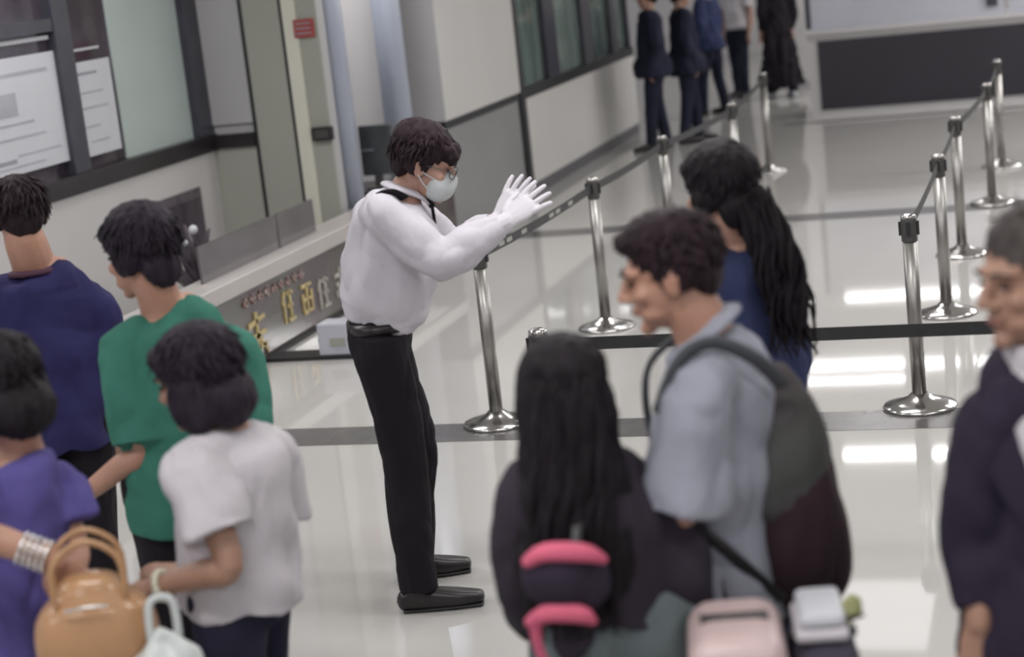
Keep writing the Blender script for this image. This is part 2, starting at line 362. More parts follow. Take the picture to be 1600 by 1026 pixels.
t = thing('dark_poster', 'dark poster hung on the pale wall behind the green shirted person', 'poster', (XS + 0.001, 11.78, 0.42))
obj('sheet', bx(0, 0.012, -0.34, 0.34, 0, 0.45), M['photo'], t); obj('picture', bx(0.012, 0.014, -0.2, 0.3, 0.05, 0.38), M['darkglass'], t)
t = thing('potted_plant', 'dark leafy potted plant with white blooms behind the sign wall coping', 'plant', (-5.3, 10.55, 0))
b = bmesh.new(); lathe(b, [(0.13, 0), (0.18, 0.3), (0.17, 0.31)]); obj('pot', b, M['coping'], t, True)
for k in range(34):
    a = random.random() * 6.28; h = random.uniform(0.4, 0.85); r_ = random.uniform(0.03, 0.22)
    b = bmesh.new(); tube(b, [(0, 0, 0.28), (r_ * .5 * math.cos(a), r_ * .5 * math.sin(a), h * .8), (r_ * 1.2 * math.cos(a), r_ * 1.2 * math.sin(a), h)], [(.01, .004), (.03, .005), (.006, .003)], n=6, k=2)
    obj('leaf', b, M['photo'], t, True)
for k in range(7):
    b = bmesh.new(); ball(b, (random.uniform(-.15, .2), random.uniform(-.2, .2), random.uniform(.5, .85)), random.uniform(.015, .035), u=8, v=6); obj('bloom', b, M['paper'], t, True)

# the clad column
YC = 14.2
cl = struct(obj('column_clad', bx(-5.10, XW, YC, 16.45, 1.0, 3.6), M['wall']))
obj('black_reveal', bx(-5.08, XW - 0.015, YC + 0.01, 16.6, 0.93, 1.0), M['black'], cl)
obj('base_face', bx(-5.06, XW - 0.03, YC + 0.04, 16.45, 0, 0.93), M['greyface'], cl)
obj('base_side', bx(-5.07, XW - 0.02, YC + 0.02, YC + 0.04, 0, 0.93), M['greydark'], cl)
obj('side_cladding', bx(-5.11, XW - 0.0, YC - 0.01, YC, 1.0, 3.6), M['wall_grey'], cl)
obj('black_post', bx(-5.0, XW + 0.0, 16.46, 16.6, 0, 3.6), M['black'], cl)
# booth wall beyond: white dado, black sill, tinted windows
bw = struct(obj('wall_booth', bx(-5.0, XW - 0.02, 16.6, 21.4, 0.0, 0.92), M['greyface']))
obj('dado_panel', bx(XW - 0.02, XW, 16.64, 21.38, 0.12, 0.92), M['wall'], bw, bevel=0.004)
obj('sill', bx(-5.05, XW + 0.0, 16.6, 21.4, 0.92, 1.02), M['black'], bw)
obj('footing', bx(XW - 0.02, XW - 0.01, 16.6, 21.4, 0, 0.12), M['greydark'], bw)
w2 = struct(thing('window_2', '', '')); del w2['label']; del w2['category']
for y, w in ((17.82, 0.42), (19.35, 0.42), (20.6, 0.3), (21.35, 0.1)):
    obj('mullion', bx(-4.9, XW - 0.02, y - w / 2, y + w / 2, 1.02, 3.6), M['frame'], w2)
for y0, y1 in ((16.6, 17.61), (18.03, 19.14), (19.56, 20.45), (20.75, 21.3)):
    obj('pane', bx(-4.84, -4.82, y0, y1, 1.02, 3.6), M['teal'], w2)
struct(obj('wall_booth_inner', bx(-6.4, -6.3, 14.6, 22, 0, 3.6), mat('green_grey_inner_wall', (0.30, 0.36, 0.335), 0.5, var=0.3, vscale=1.0)))
struct(obj('wall_booth_end', bx(-6.4, -4.9, 21.4, 21.5, 0, 3.6), M['frame']))

# dark fronted counter across the hall
t = thing('inspection_counter', 'long counter with dark front panel and pale frame across the hall', 'counter', (-2.72, 21.45, 0))
obj('carcass', bx(0, 5.5, 0.02, 0.9, 0, 0.95), M['counterframe'], t)
obj('front_panel', bx(0.12, 2.9, 0, 0.02, 0.09, 0.88), M['counter'], t); obj('front_panel', bx(2.95, 5.4, 0, 0.02, 0.09, 0.88), M['counter'], t)
obj('worktop', bx(-0.03, 5.53, -0.03, 0.92, 0.95, 1.0), M['counterframe'], t, bevel=0.005)
obj('screen_panel', bx(0.06, 2.2, 0.05, 0.07, 1.0, 2.1), M['deskglass'], t); obj('screen_panel', bx(2.26, 5.4, 0.05, 0.07, 1.0, 2.1), M['deskglass'], t)
obj('screen_post', bx(0.0, 0.06, 0.03, 0.1, 1.02, 2.1), M['frame'], t); obj('screen_post', bx(2.02, 2.14, 0.02, 0.05, 1.10, 2.1), M['frame'], t)
t = thing('square_pillar', 'pale square pillar standing behind the far person in black', 'pillar', (-3.27, 25.3, 0))
obj('shaft', bx(-0.12, 0.3, 0, 0.4, 0.0, 3.6), M['wall_pale'], t); obj('skirting', bx(-0.14, 0.32, -0.015, 0.42, 0, 0.1), M['wall_grey'], t)

# ------------------------------------------------------------------ queue barriers
def make_post():
    t = thing('queue_post', '', 'stanchion')
    b = bmesh.new(); lathe(b, [(0.172, 0.0), (0.176, 0.008), (0.168, 0.018), (0.12, 0.032), (0.06, 0.052), (0.042, 0.07)], 40); obj('base', b, M['chrome'], t, True)
    b = bmesh.new(); lathe(b, [(0.034, 0.06), (0.034, 0.80)], 24); obj('pole', b, M['steel'], t, True)
    b = bmesh.new(); lathe(b, [(0.036, 0.80), (0.0375, 0.805), (0.0375, 0.905), (0.036, 0.91)], 24); h = obj('belt_head', b, M['cap'], t, True)
    b = bmesh.new(); lathe(b, [(0.036, 0.91), (0.036, 0.922), (0.02, 0.93)], 24); obj('cap', b, M['chrome'], h, True)
    b = bmesh.new()
    for a in range(4):
        c, s = round(math.cos(a * math.pi / 2)), round(math.sin(a * math.pi / 2))
        box(b, c * .037 - .010, c * .037 + .010, s * .037 - .010, s * .037 + .010, .83, .895)
    obj('belt_slot', b, M['black'], h)
    return t
first = make_post()
def place_post(x, y, lab, used=[]):
    if not used: r = first; used.append(1)
    else:
        r = first.copy(); C.objects.link(r)
        for ch in list(first.children):
            c = ch.copy(); C.objects.link(c); c.parent = r
            for g in ch.children:
                d = g.copy(); C.objects.link(d); d.parent = c
    r.location = (x, y, 0); r['label'] = lab; r['group'] = 'steel queue barrier posts'
posts = {
 'A': (-2.765, 8.53, 'steel queue post right behind the guard, under his raised forearm'),
 'B': (-2.69, 10.66, 'steel queue post second from the guard, right of his gloved hands'),
 'B2': (-2.65, 12.6, 'steel queue post half hidden behind the backpack wearer head'),
 'I': (-2.48, 14.56, 'steel queue post on the middle floor strip left side, above backpack wearer'),
 'H': (-2.61, 17.18, 'farthest steel queue post of the left row, near far travellers'),
 'C': (-0.682, 8.59, 'nearest clearly seen steel queue post at right, on the near grey strip'),
 'D': (-0.658, 10.61, 'second steel queue post of the right row, behind the nearest one'),
 'E': (-0.646, 12.42, 'third steel queue post of the right row, above suited man head'),
 'F': (-0.506, 14.48, 'fourth steel queue post of the right row, on the middle grey strip'),
 'G': (-0.478, 16.47, 'farthest steel queue post of the right row, before the dark counter'),
 'J': (-1.90, 6.47, 'steel queue post mostly hidden behind the long haired woman'),
 'K': (0.17, 6.43, 'steel queue post hidden behind the suited man at the right'),
}
for k, (x, y, l) in posts.items(): place_post(x, y, l)
def belt(a, b, lab, prints=False, sag=0.015):
    A = V((posts[a][0], posts[a][1], 0.865)); B = V((posts[b][0], posts[b][1], 0.865)); d = (B - A).normalized()
    A += d * 0.048; B -= d * 0.048; n = V((-d.y, d.x, 0)) * 0.0012; N = 16; bm = bmesh.new(); prev = None; ctr = []
    for i in range(N + 1):
        u = i / N; c = A.lerp(B, u) - V((0, 0, sag * 4 * u * (1 - u))); ctr.append(c)
        r = [bm.verts.new(c + n * s + V((0, 0, h))) for s, h in ((1, .024), (-1, .024), (-1, -.024), (1, -.024))]
        if prev:
            for j in range(4): bm.faces.new((prev[j], prev[(j + 1) % 4], r[(j + 1) % 4], r[j]))
        else: bm.faces.new(r)
        prev = r
    bm.faces.new(prev[::-1])
    o = obj('retractable_belt', bm, M['belt']); tag(o, lab, 'belt', 'black queue belts')
    if prints:
        for i in (2, 3, 5, 9, 10, 12):
            c = ctr[i]; e = ctr[i + 1] - c; b2 = bmesh.new()
            for s in (-1, 1):
                q = [c + n * 1.6 * s + e * u + V((0, 0, h)) for u, h in ((0.1, -.012), (0.8, -.012), (0.8, .012), (0.1, .012))]
                b2.faces.new([b2.verts.new(p) for p in q])
            obj('faded_print', b2, M['beltprint'], o)
belt('A', 'B', 'printed black belt rising to the right just past the gloved hands', True)
belt('B', 'B2', 'short black belt running behind the backpack wearer from second guard side post')
belt('B2', 'I', 'black belt between the two middle posts of the left row')
belt('I', 'H', 'black belt at the far end of the left post row')
belt('C', 'D', 'nearest black belt of the right row, steep between first two posts')
belt('D', 'E', 'second black belt of the right row')
belt('E', 'F', 'third black belt of the right row, ending at the middle strip post')
belt('F', 'G', 'farthest black belt of the right row')
belt('J', 'K', 'long level black belt crossing the hall behind the backpack wearer', sag=0.0)

# ------------------------------------------------------------------ people
def frame(yaw, pitch, roll=0):
    return Matrix.Rotation(R(yaw), 3, 'Z') @ Matrix.Rotation(R(-pitch), 3, 'X') @ Matrix.Rotation(R(roll), 3, 'Y')
def head_mass(bm, c, F, s=1.0):
    def b(p, r, sub=None): ball(bm, c + F @ (V(p) * s), tuple(q * s for q in r), F if sub is None else F @ sub, 20, 14)
    b((0, -.014, .032), (.074, .094, .086)); b((0, .028, -.03), (.060, .062, .080)); b((0, .034, -.074), (.048, .050, .034))
    b((0, .076, -.098), (.022, .019, .017)); b((0, .072, .026), (.050, .022, .016))
    tube(bm, [c + F @ (V(p) * s) for p in ((0, .084, .020), (0, .101, -.006), (0, .113, -.024))], [(.009 * s, .010 * s), (.010 * s, .011 * s), (.013 * s, .011 * s)], lat=F @ V((1, 0, 0)), n=10)
    for x in (-1, 1):
        b((x * .012, .100, -.028), (.009, .009, .008)); b((x * .040, .062, -.022), (.022, .022, .020)); b((x * .030, .045, -.066), (.026, .035, .022))
        b((x * .077, -.006, -.008), (.009, .019, .032), Matrix.Rotation(x * .25, 3, 'Z')); b((x * .083, -.012, .004), (.007, .014, .020), Matrix.Rotation(x * .4, 3, 'Z'))
    b((0, .088, -.052), (.022, .011, .007)); b((0, .086, -.063), (.019, .011, .007))
def hand(bm, w, tip, normal, side=1, s=1.0, curl=0.35, spread=1.0):
    """palm, four unequal bent fingers and a thumb from the side of the palm"""
    w = V(w); d = (V(tip) - w).normalized(); n = V(normal); n = (n - d * n.dot(d)).normalized(); l = d.cross(n) * side
    tube(bm, [w - d * .03 * s, w + d * .02 * s, w + d * .06 * s, w + d * .093 * s], [(.027 * s, .021 * s), (.032 * s, .018 * s), (.041 * s, .015 * s), (.040 * s, .012 * s)], lat=l, n=12)
    for off, ln, a in ((-.033, .072, -.14), (-.011, .082, -.04), (.011, .076, .05), (.033, .058, .16)):
        p = w + d * (.085 * s) + l * off * s; q = (d + l * a * spread).normalized(); pts = [p]; r = [.0100 * s]; ang = curl * .4
        for seg, rr in ((.45, .0092), (.30, .0085), (.25, .0070)):
            v = q * math.cos(ang) + n * math.sin(ang); p = p + v * ln * seg * s; pts.append(p); r.append(rr * s); ang += curl * .8
        tube(bm, pts, r, lat=l, n=8, k=2)
    p = w + d * .022 * s - l * .026 * s; v = (d * .72 - l * .62 + n * .25).normalized(); v2 = (d * .9 - l * .3 + n * .35).normalized()
    tube(bm, [p, p + v * .035 * s, p + v * .035 * s + v2 * .030 * s, p + v * .035 * s + v2 * .055 * s], [.015 * s, .0125 * s, .0105 * s, .008 * s], lat=n, n=8, k=2)
def lerp(a, b, t): return V(a).lerp(V(b), t)
def hair_short(bm, c, F, s, style):
    def b(p, r): ball(bm, c + F @ (V(p) * s), tuple(q * s for q in r), F, 24, 16)
    b((0, -.024, .048), (.086, .100, .087)); b((0, -.070, -.004), (.070, .042, .066)); 
    for x in (-1, 1): b((x * .068, -.024, .012), (.019, .046, .050))
    if style == 'fringe': b((0, .058, .070), (.066, .046, .034)); b((.03, .082, .052), (.036, .022, .026)); b((-.035, .078, .054), (.032, .022, .024)); b((0, -.03, .075), (.090, .105, .070))
    if style == 'brush': b((0, .060, .090), (.056, .036, .026)); b((0, -.01, .09), (.078, .09, .05))
    if style == 'mop': b((0, -.02, .055), (.098, .112, .090)); b((0, -.075, -.045), (.066, .040, .062)); b((0, .05, .07), (.075, .05, .04)); b((.07, -.02, -.01), (.03, .06, .055)); b((-.07, -.02, -.01), (.03, .05, .045))
    if style == 'bob':
        b((0, -.02, .05), (.098, .110, .090)); b((0, -.065, -.06), (.092, .062, .078)); b((.078, -.01, -.045), (.032, .066, .082)); b((-.078, -.01, -.045), (.032, .060, .078)); b((0, .055, .075), (.07, .045, .035))
def locks(c, F, s, n, ln, R0=(.088, .103, .09), c0=(0, -.02, .045), zmin=-0.6, w=.0065, back_only=False, swirl=1.0):
    """tapered locks of hair lying on the head"""
    def go(bm):
        rnd = random.Random(n)
        for i in range(int(n * 1.8)):
            z = rnd.uniform(zmin, 1); a = rnd.uniform(0, 2 * math.pi); q = math.sqrt(max(0, 1 - z * z))
            u = V((q * math.cos(a), q * math.sin(a), z))
            if u.y > .25 and z < .55: continue
            p = V((u.x * R0[0], u.y * R0[1], u.z * R0[2])) * 0.97
            dn = V((u.x * .8, u.y * .8 + .25 * swirl * (z > .5), -1 + z * .3)); dn = (dn - u * dn.dot(u) * .92).normalized()
            L_ = ln * rnd.uniform(.6, 1.3); side = u.cross(dn).normalized() * rnd.uniform(-.012, .012)
            pts = [p, p + dn * L_ * .5 + u * .006 + side, p + dn * L_ + u * rnd.uniform(-.004, .010) + side * 2]
            tube(bm, [c + F @ ((V(c0) + t) * s) for t in pts], [(w * s * .8, .003 * s), (w * s, .0035 * s), (w * .2 * s, .001)], lat=F @ u.cross(dn), n=5, k=2, dome=False)
    return go

def person(spec, label, group=None, yaw=0, pitch=0, roll=0, hs=1.0, skin_m='skin', hair='mop', hair_m='hair', top='white_tee', sleeve=0.62, bottom='dark_trousers',
           girth=1.0, hem=None, hands=True, hn=(None, None), curl=(.5, .5), loose=1.0, hem_r=(.19, .135), voxel=.006, face=True, foot='shoe', top_name='shirt', neck_r=.058, open_cuff=.052, uw=None, lock_n=170, lock_len=.05, lg=1.0, neckline=(.072, .068), nl=.8):
    J = {k: V(v) for k, v in spec['J'].items()}
    F = frame(yaw, pitch, roll); c = J['head']; g = girth
    sh = (J['shR'] - J['shL']); sh.z *= .5; lat = sh.normalized(); mid = (J['shL'] + J['shR']) / 2
    pl_ = lat
    half = sh.length / 2
    # ---- body
    bm = bmesh.new(); head_mass(bm, c, F, hs)
    tube(bm, [J['neck'] + V((0, 0, -.06)), J['neck'], c + F @ (V((0, -.022, -.07)) * hs), c + F @ (V((0, -.02, -.01)) * hs)], [(.075, .062), (neck_r, neck_r), (neck_r * .93, neck_r * .93), .05], lat=lat)
    tube(bm, [J['pelvis'] - V((0, 0, .04)), J['pelvis'], J['waist'], J['chest'], J['uchest'], J['neck'] - (J['neck'] - J['uchest']) * .3],
         [(.11 * g, .070 * g), (.125 * g, .078 * g), (.10 * g, .07 * g), (min(half * .75, .13), .085 * g), (half * .75, .072 * g), (.062, .057)], lat=lat, n=18)
    for s_ in 'LR':
        S, E, W, T = J['sh' + s_], J['el' + s_], J['wr' + s_], J['tip' + s_]
        tube(bm, [lerp(J['uchest'], S, .4), S, lerp(S, E, .45), E, lerp(E, W, .35), W if hands else lerp(E, W, .85), W + (T - W).normalized() * .02 if hands else lerp(E, W, .88)], [.045 * g, .045 * g, .043 * g, .037 * g, .038 * g, .027 * g, .025 * g], n=12)
        if hands:
            sd = -1 if s_ == 'R' else 1; hnn = hn[0 if s_ == 'L' else 1] or (0, 0, -1)
            hand(bm, W, T, hnn, sd, 1.0, curl[0 if s_ == 'L' else 1])
        H, K, A, O = J['hip' + s_], J['kn' + s_], J['an' + s_], J['toe' + s_]
        tube(bm, [H - V((0, 0, .03)), H - V((0, 0, .09)), lerp(H, K, .5), K, lerp(K, A, .35), A], [.05 * g, .062 * g, .060 * g, .048, .048, .035], n=12)
        tube(bm, [A + V((0, 0, -.02)), V((A.x, A.y, .045)), lerp(V((A.x, A.y, .036)), V((O.x, O.y, .03)), .5), V((O.x, O.y, .028))], [(.024, .026), (.024, .022), (.024, .012), (.018, .008)], n=10)
    body = fuse('person', bm, M[skin_m], None, voxel, 2)
    body.location = (*spec['root'], 0); body.rotation_euler = (0, 0, spec['yaw'])
    tag(body, label, 'person', group)
    # ---- trousers
    bm = bmesh.new(); P = J['pelvis']; up = (J['waist'] - P)
    tube(bm, [P - V((0, 0, .09)), P, P + up * .55, P + up * .95], [(.135 * g, .10 * g), (.168 * g, .118 * g), (.150 * g, .108 * g), (.138 * g, .10 * g)], lat=pl_, n=20, dome=False)
    for s_ in 'LR':
        H, K, A = J['hip' + s_], J['kn' + s_], J['an' + s_]
        tube(bm, [H + V((0, 0, .03)), H - V((0, 0, .06)), lerp(H, K, .45), K, lerp(K, A, .5), lerp(K, A, .97) + V((0, 0, -.034))], [.090 * g * lg, .092 * g * lg, .084 * g * lg, .074 * lg, .069 * lg, .068 * lg], n=16, dome=False)
    fuse('skirt' if 'skirt' in bottom else 'trousers', bm, M[bottom], body, voxel * 1.3, 2, fold=.012, fst=(1.5, 1.5, .35))
    for s_ in 'LR':
        A, O = J['an' + s_], J['toe' + s_]; A0 = V((A.x, A.y, 0.04)); O0 = V((O.x, O.y, 0.032)); d = (O0 - A0); d.z = 0; dn = d.normalized(); Hh = A0 - dn * .05
        bm = bmesh.new(); tube(bm, [Hh + V((0, 0, 0)), A0 + dn * .03, lerp(A0, O0, .6) + dn * .03, O0 + dn * .045], [(.036, .040), (.041, .044), (.048, .034), (.036, .022)], lat=dn.cross(V((0, 0, 1))), n=16, power=2.6)
        tube(bm, [A + V((0, 0, .03)), A - V((0, 0, .03))], [.045, .045], n=12)
        for v in bm.verts: v.co.z = max(v.co.z, 0.004)
        sh_o = fuse('shoe', bm, M[foot], body, .006, 2)
        bm = bmesh.new(); tube(bm, [Hh - dn * .005 + V((0, 0, -.034)), lerp(A0, O0, .6) + V((0, 0, -.026)), O0 + dn * .052 + V((0, 0, -.024))], [(.04, .007), (.05, .007), (.038, .007)], lat=dn.cross(V((0, 0, 1))), n=14, power=3)
        obj('sole', bm, M['black'], sh_o, True)
    # ---- top
    bm = bmesh.new(); hz = hem if hem is not None else J['pelvis'].z - .02
    low = lerp(J['pelvis'], J['waist'], 0); low.z = hz
    cw = half + .0
    a = .012 * loose
    tube(bm, [low, lerp(low, J['waist'], .5), J['waist'], J['chest'], J['uchest'] - V((0, 0, .01)), lerp(J['uchest'], J['neck'], nl)],
         [(hem_r[0] * g, hem_r[1] * g), (hem_r[0] * .98 * g, hem_r[1] * g), (.145 * g + a, .115 * g + a), (max(cw * .88, .13) + a, .118 * g + a), (cw * .92, .098 * g + a), neckline] if uw is None else uw, lat=lat, n=24, dome=False)
    for s_ in 'LR':
        S, E, W = J['sh' + s_], J['el' + s_], J['wr' + s_]
        base = [lerp(J['uchest'], S, .35) + V((0, 0, -.005)), S]
        if sleeve <= 1: pts = base + [lerp(S, E, sleeve * .5), lerp(S, E, sleeve)]; rd = [.070 * g, .066 * g + a * .5, .064 * g + a, .066 * g + a * 1.3]
        else: pts = base + [lerp(S, E, .5), E, lerp(E, W, .5), lerp(E, W, .95)]; rd = [.070 * g, .066 * g + a * .5, .062 * g + a, .054 * g + a, .046 * g + a, open_cuff * .75 + a * .3]
        tube(bm, pts, rd, n=16, dome=False)
    sh_o = fuse(top_name, bm, M[top], body, voxel * 1.2, 12, fold=.018, fst=(1.2, 1.2, .8), fine=.0012)
    # ---- hair
    if hair and hair != 'long':
        bm = bmesh.new(); hair_short(bm, c, F, hs, hair)
        fuse('hair', bm, M[hair_m], body, .007, 1, fine=.006, extra=locks(c, F, hs, lock_n, lock_len, zmin=-.75 if hair == 'bob' else -.35))
    if face:
        for x in (-1, 1):
            bm = bmesh.new(); ball(bm, c + F @ (V((x * .031, .0835, .006)) * hs), (.0105 * hs, .006 * hs, .0055 * hs), F, 12, 8); obj('eye', bm, M['eye'], body, True)
            bm = bmesh.new(); tube(bm, [c + F @ (V(p) * hs) for p in ((x * .012, .098, .026), (x * .03, .096, .032), (x * .050, .080, .026))], [(.003, .003), (.004, .004), (.002, .002)], n=6, k=2); obj('eyebrow', bm, M[hair_m], body, True)
        bm = bmesh.new(); ball(bm, c + F @ (V((0, .0925, -.0575)) * hs), (.021 * hs, .0085 * hs, .0065 * hs), F, 12, 8); obj('lips', bm, M['lips'], body, True)
    body['_'] = 0; del body['_']
    return body, J, F, sh_o

OFFICER = {'root': (-2.3, 6.17), 'yaw': 0.3568, 'J': {'head': (0.131, -0.0, 1.608), 'neck': (0.042, -0.0, 1.521), 'uchest': (0.005, -0.0, 1.45), 'chest': (-0.028, -0.0, 1.29), 'waist': (-0.076, 0.0, 1.125), 'pelvis': (-0.105, -0.0, 1.002), 'shR': (-0.049, -0.17, 1.471), 'elR': (0.14, -0.26, 1.298), 'wrR': (0.384, -0.2, 1.392), 'tipR': (0.548, -0.16, 1.495), 'shL': (0.038, 0.17, 1.419), 'elL': (0.211, 0.22, 1.245), 'wrL': (0.376, 0.12, 1.354), 'tipL': (0.47, 0.12, 1.479), 'hipR': (-0.102, -0.09, 0.996), 'knR': (-0.07, -0.1, 0.562), 'anR': (-0.081, -0.16, 0.091), 'toeR': (0.099, -0.18, 0.016), 'hipL': (-0.093, 0.09, 0.975), 'knL': (-0.03, 0.1, 0.539), 'anL': (-0.079, 0.2, 0.107), 'toeL': (0.072, 0.2, 0.035)}}
BP = {'root': (-0.831, 3.959), 'yaw': 0.2069, 'J': {'s0': (0.21, -0.13, 1.346), 's1': (0.155, -0.17, 1.418), 's2': (0.076, -0.19, 1.465), 's3': (0.017, -0.2, 1.455), 's4': (-0.022, -0.21, 1.415), 's5': (-0.06, -0.2, 1.331), 'head': (-0.012, 0.0, 1.588), 'neck': (0.052, 0.0, 1.444), 'uchest': (0.08, -0.0, 1.363), 'chest': (0.063, 0.0, 1.192), 'waist': (0.05, 0.0, 1.061), 'pelvis': (0.054, 0.0, 0.931), 'shL': (0.028, -0.19, 1.36), 'elL': (-0.036, -0.22, 1.104), 'wrL': (-0.141, -0.02, 0.909), 'tipL': (-0.224, 0.06, 0.831), 'shR': (0.073, 0.19, 1.294), 'elR': (0.096, 0.24, 0.96), 'wrR': (0.108, 0.12, 0.774), 'tipR': (0.093, 0.08, 0.645), 'hipL': (0.043, -0.09, 0.905), 'knL': (0.029, -0.1, 0.487), 'anL': (0.131, -0.1, 0.085), 'toeL': (-0.019, -0.1, 0.02), 'hipR': (0.052, 0.09, 0.905), 'knR': (0.001, 0.1, 0.487), 'anR': (-0.003, 0.1, 0.085), 'toeR': (-0.153, 0.1, 0.02)}}
NAVYBACK = {'root': (-0.862, 4.929), 'yaw': 0.1731, 'J': {'head': (-0.03, 0, 1.625), 'neck': (0.005, -0.0, 1.487), 'uchest': (0.01, -0.0, 1.442), 'chest': (0.007, -0.0, 1.298), 'waist': (0.018, -0.0, 1.049), 'pelvis': (0.026, -0.0, 0.92), 'shL': (-0.12, -0.08, 1.42), 'elL': (-0.1, -0.12, 1.15), 'wrL': (-0.198, 0.1, 0.995), 'tipL': (-0.208, 0.1, 0.881), 'shR': (0.1, 0.1, 1.385), 'elR': (0.12, 0.1, 1.13), 'wrR': (0.1, 0.1, 0.971), 'tipR': (0.086, 0.1, 0.858), 'hipL': (-0.056, -0.0, 0.894), 'knL': (-0.05, -0.0, 0.482), 'anL': (-0.041, -0.0, 0.085), 'toeL': (-0.065, 0.148, 0.02), 'hipR': (0.077, -0.0, 0.894), 'knR': (0.085, -0.0, 0.482), 'anR': (0.095, -0.0, 0.085), 'toeR': (0.104, 0.15, 0.02)}}
GIRL = {'root': (-1.03, 3.689), 'yaw': 0.2722, 'J': {'pad': (-0.057, -0.24, 1.067), 'head': (-0.012, -0.0, 1.387), 'neck': (0.013, -0.0, 1.249), 'uchest': (0.032, 0.0, 1.2), 'chest': (0.048, 0.0, 1.074), 'waist': (0.055, -0.0, 0.921), 'pelvis': (0.052, 0.0, 0.808), 'shL': (-0.089, -0.04, 1.203), 'elL': (-0.132, -0.05, 1.008), 'wrL': (-0.112, 0.14, 0.806), 'tipL': (-0.102, 0.25, 0.738), 'shR': (0.164, 0.04, 1.134), 'elR': (0.193, 0.0, 0.926), 'wrR': (0.123, 0.2, 0.758), 'tipR': (0.081, 0.3, 0.732), 'hipL': (-0.015, 0.0, 0.785), 'knL': (-0.033, -0.0, 0.423), 'anL': (-0.041, 0.0, 0.085), 'toeL': (-0.076, 0.146, 0.02), 'hipR': (0.112, 0.0, 0.785), 'knR': (0.11, 0.0, 0.423), 'anR': (0.104, 0.0, 0.085), 'toeR': (0.09, 0.149, 0.02)}}
SUIT = {'root': (-0.061, 3.671), 'yaw': 0.0166, 'J': {'head': (-0.001, -0.0, 1.598), 'neck': (0.025, -0.0, 1.424), 'uchest': (0.028, -0.0, 1.365), 'chest': (0.028, -0.0, 1.22), 'waist': (0.02, -0.0, 1.049), 'pelvis': (0.021, -0.0, 0.92), 'shR': (-0.075, -0.06, 1.327), 'elR': (-0.127, -0.05, 1.092), 'wrR': (-0.134, -0.12, 0.942), 'tipR': (-0.141, -0.14, 0.814), 'shL': (0.17, 0.1, 1.293), 'elL': (0.21, 0.1, 1.047), 'wrL': (0.198, -0.0, 0.893), 'tipL': (0.194, -0.0, 0.755), 'hipR': (-0.05, -0.0, 0.894), 'knR': (-0.044, -0.0, 0.482), 'anR': (-0.025, -0.0, 0.085), 'toeR': (-0.085, -0.137, 0.02), 'hipL': (0.088, -0.0, 0.894), 'knL': (0.11, 0.0, 0.482), 'anL': (0.119, -0.0, 0.085), 'toeL': (0.087, -0.146, 0.02)}}
NAVYTEE = {'root': (-3.391, 5.484), 'yaw': 0.5538, 'J': {'head': (-0.005, 0.0, 1.619), 'neck': (0.015, 0.0, 1.452), 'uchest': (0.027, 0.0, 1.387), 'chest': (0.009, 0.0, 1.164), 'waist': (0.009, -0.0, 1.061), 'pelvis': (0.003, 0.0, 0.931), 'shL': (-0.182, -0.0, 1.341), 'elL': (-0.267, 0.0, 1.051), 'wrL': (-0.264, 0.15, 0.808), 'tipL': (-0.259, 0.3, 0.699), 'shR': (0.201, 0.0, 1.274), 'elR': (0.19, 0.05, 0.962), 'wrR': (0.177, 0.2, 0.741), 'tipR': (0.177, 0.3, 0.619), 'hipL': (-0.086, 0.0, 0.905), 'knL': (-0.086, 0.0, 0.487), 'anL': (-0.093, 0.0, 0.085), 'toeL': (-0.103, 0.15, 0.02), 'hipR': (0.105, 0.0, 0.905), 'knR': (0.093, -0.0, 0.487), 'anR': (0.084, -0.0, 0.085), 'toeR': (0.094, 0.15, 0.02)}}
GREEN = {'root': (-2.629, 4.899), 'yaw': 0.4926, 'J': {'head': (-0.018, -0.0, 1.56), 'neck': (0.023, -0.0, 1.393), 'uchest': (0.052, 0.0, 1.329), 'chest': (0.039, 0.0, 1.127), 'waist': (0.011, 0.0, 1.025), 'pelvis': (-0.005, -0.0, 0.899), 'shL': (-0.108, -0.03, 1.286), 'elL': (-0.09, -0.08, 0.985), 'wrL': (-0.303, 0.0, 0.842), 'tipL': (-0.408, 0.08, 0.792), 'shR': (0.232, 0.03, 1.212), 'elR': (0.217, -0.0, 0.935), 'wrR': (0.122, 0.15, 0.681), 'tipR': (0.048, 0.2, 0.571), 'hipL': (-0.088, -0.0, 0.874), 'knL': (-0.089, 0.0, 0.47), 'anL': (-0.097, -0.0, 0.085), 'toeL': (-0.125, 0.147, 0.02), 'hipR': (0.076, -0.0, 0.874), 'knR': (0.077, 0.0, 0.47), 'anR': (0.082, 0.0, 0.085), 'toeR': (0.088, 0.15, 0.02)}}
WHITETEE = {'root': (-2.092, 4.081), 'yaw': 0.4737, 'J': {'head': (-0.007, 0.0, 1.362), 'neck': (0.045, -0.0, 1.227), 'uchest': (0.054, -0.0, 1.171), 'chest': (0.038, 0.0, 1.02), 'waist': (0.033, 0.0, 0.915), 'pelvis': (0.025, 0.0, 0.802), 'shL': (-0.041, -0.1, 1.171), 'elL': (0.004, -0.2, 0.927), 'wrL': (-0.168, -0.1, 0.874), 'tipL': (-0.303, 0.0, 0.847), 'shR': (0.141, 0.12, 1.118), 'elR': (0.133, 0.15, 0.854), 'wrR': (-0.093, 0.2, 0.806), 'tipR': (-0.269, 0.1, 0.869), 'hipL': (-0.013, -0.06, 0.78), 'knL': (-0.03, -0.06, 0.42), 'anL': (-0.037, -0.06, 0.085), 'toeL': (-0.172, 0.005, 0.02), 'hipR': (0.063, 0.08, 0.78), 'knR': (0.038, 0.08, 0.42), 'anR': (0.03, 0.08, 0.085), 'toeR': (-0.11, 0.133, 0.02)}}
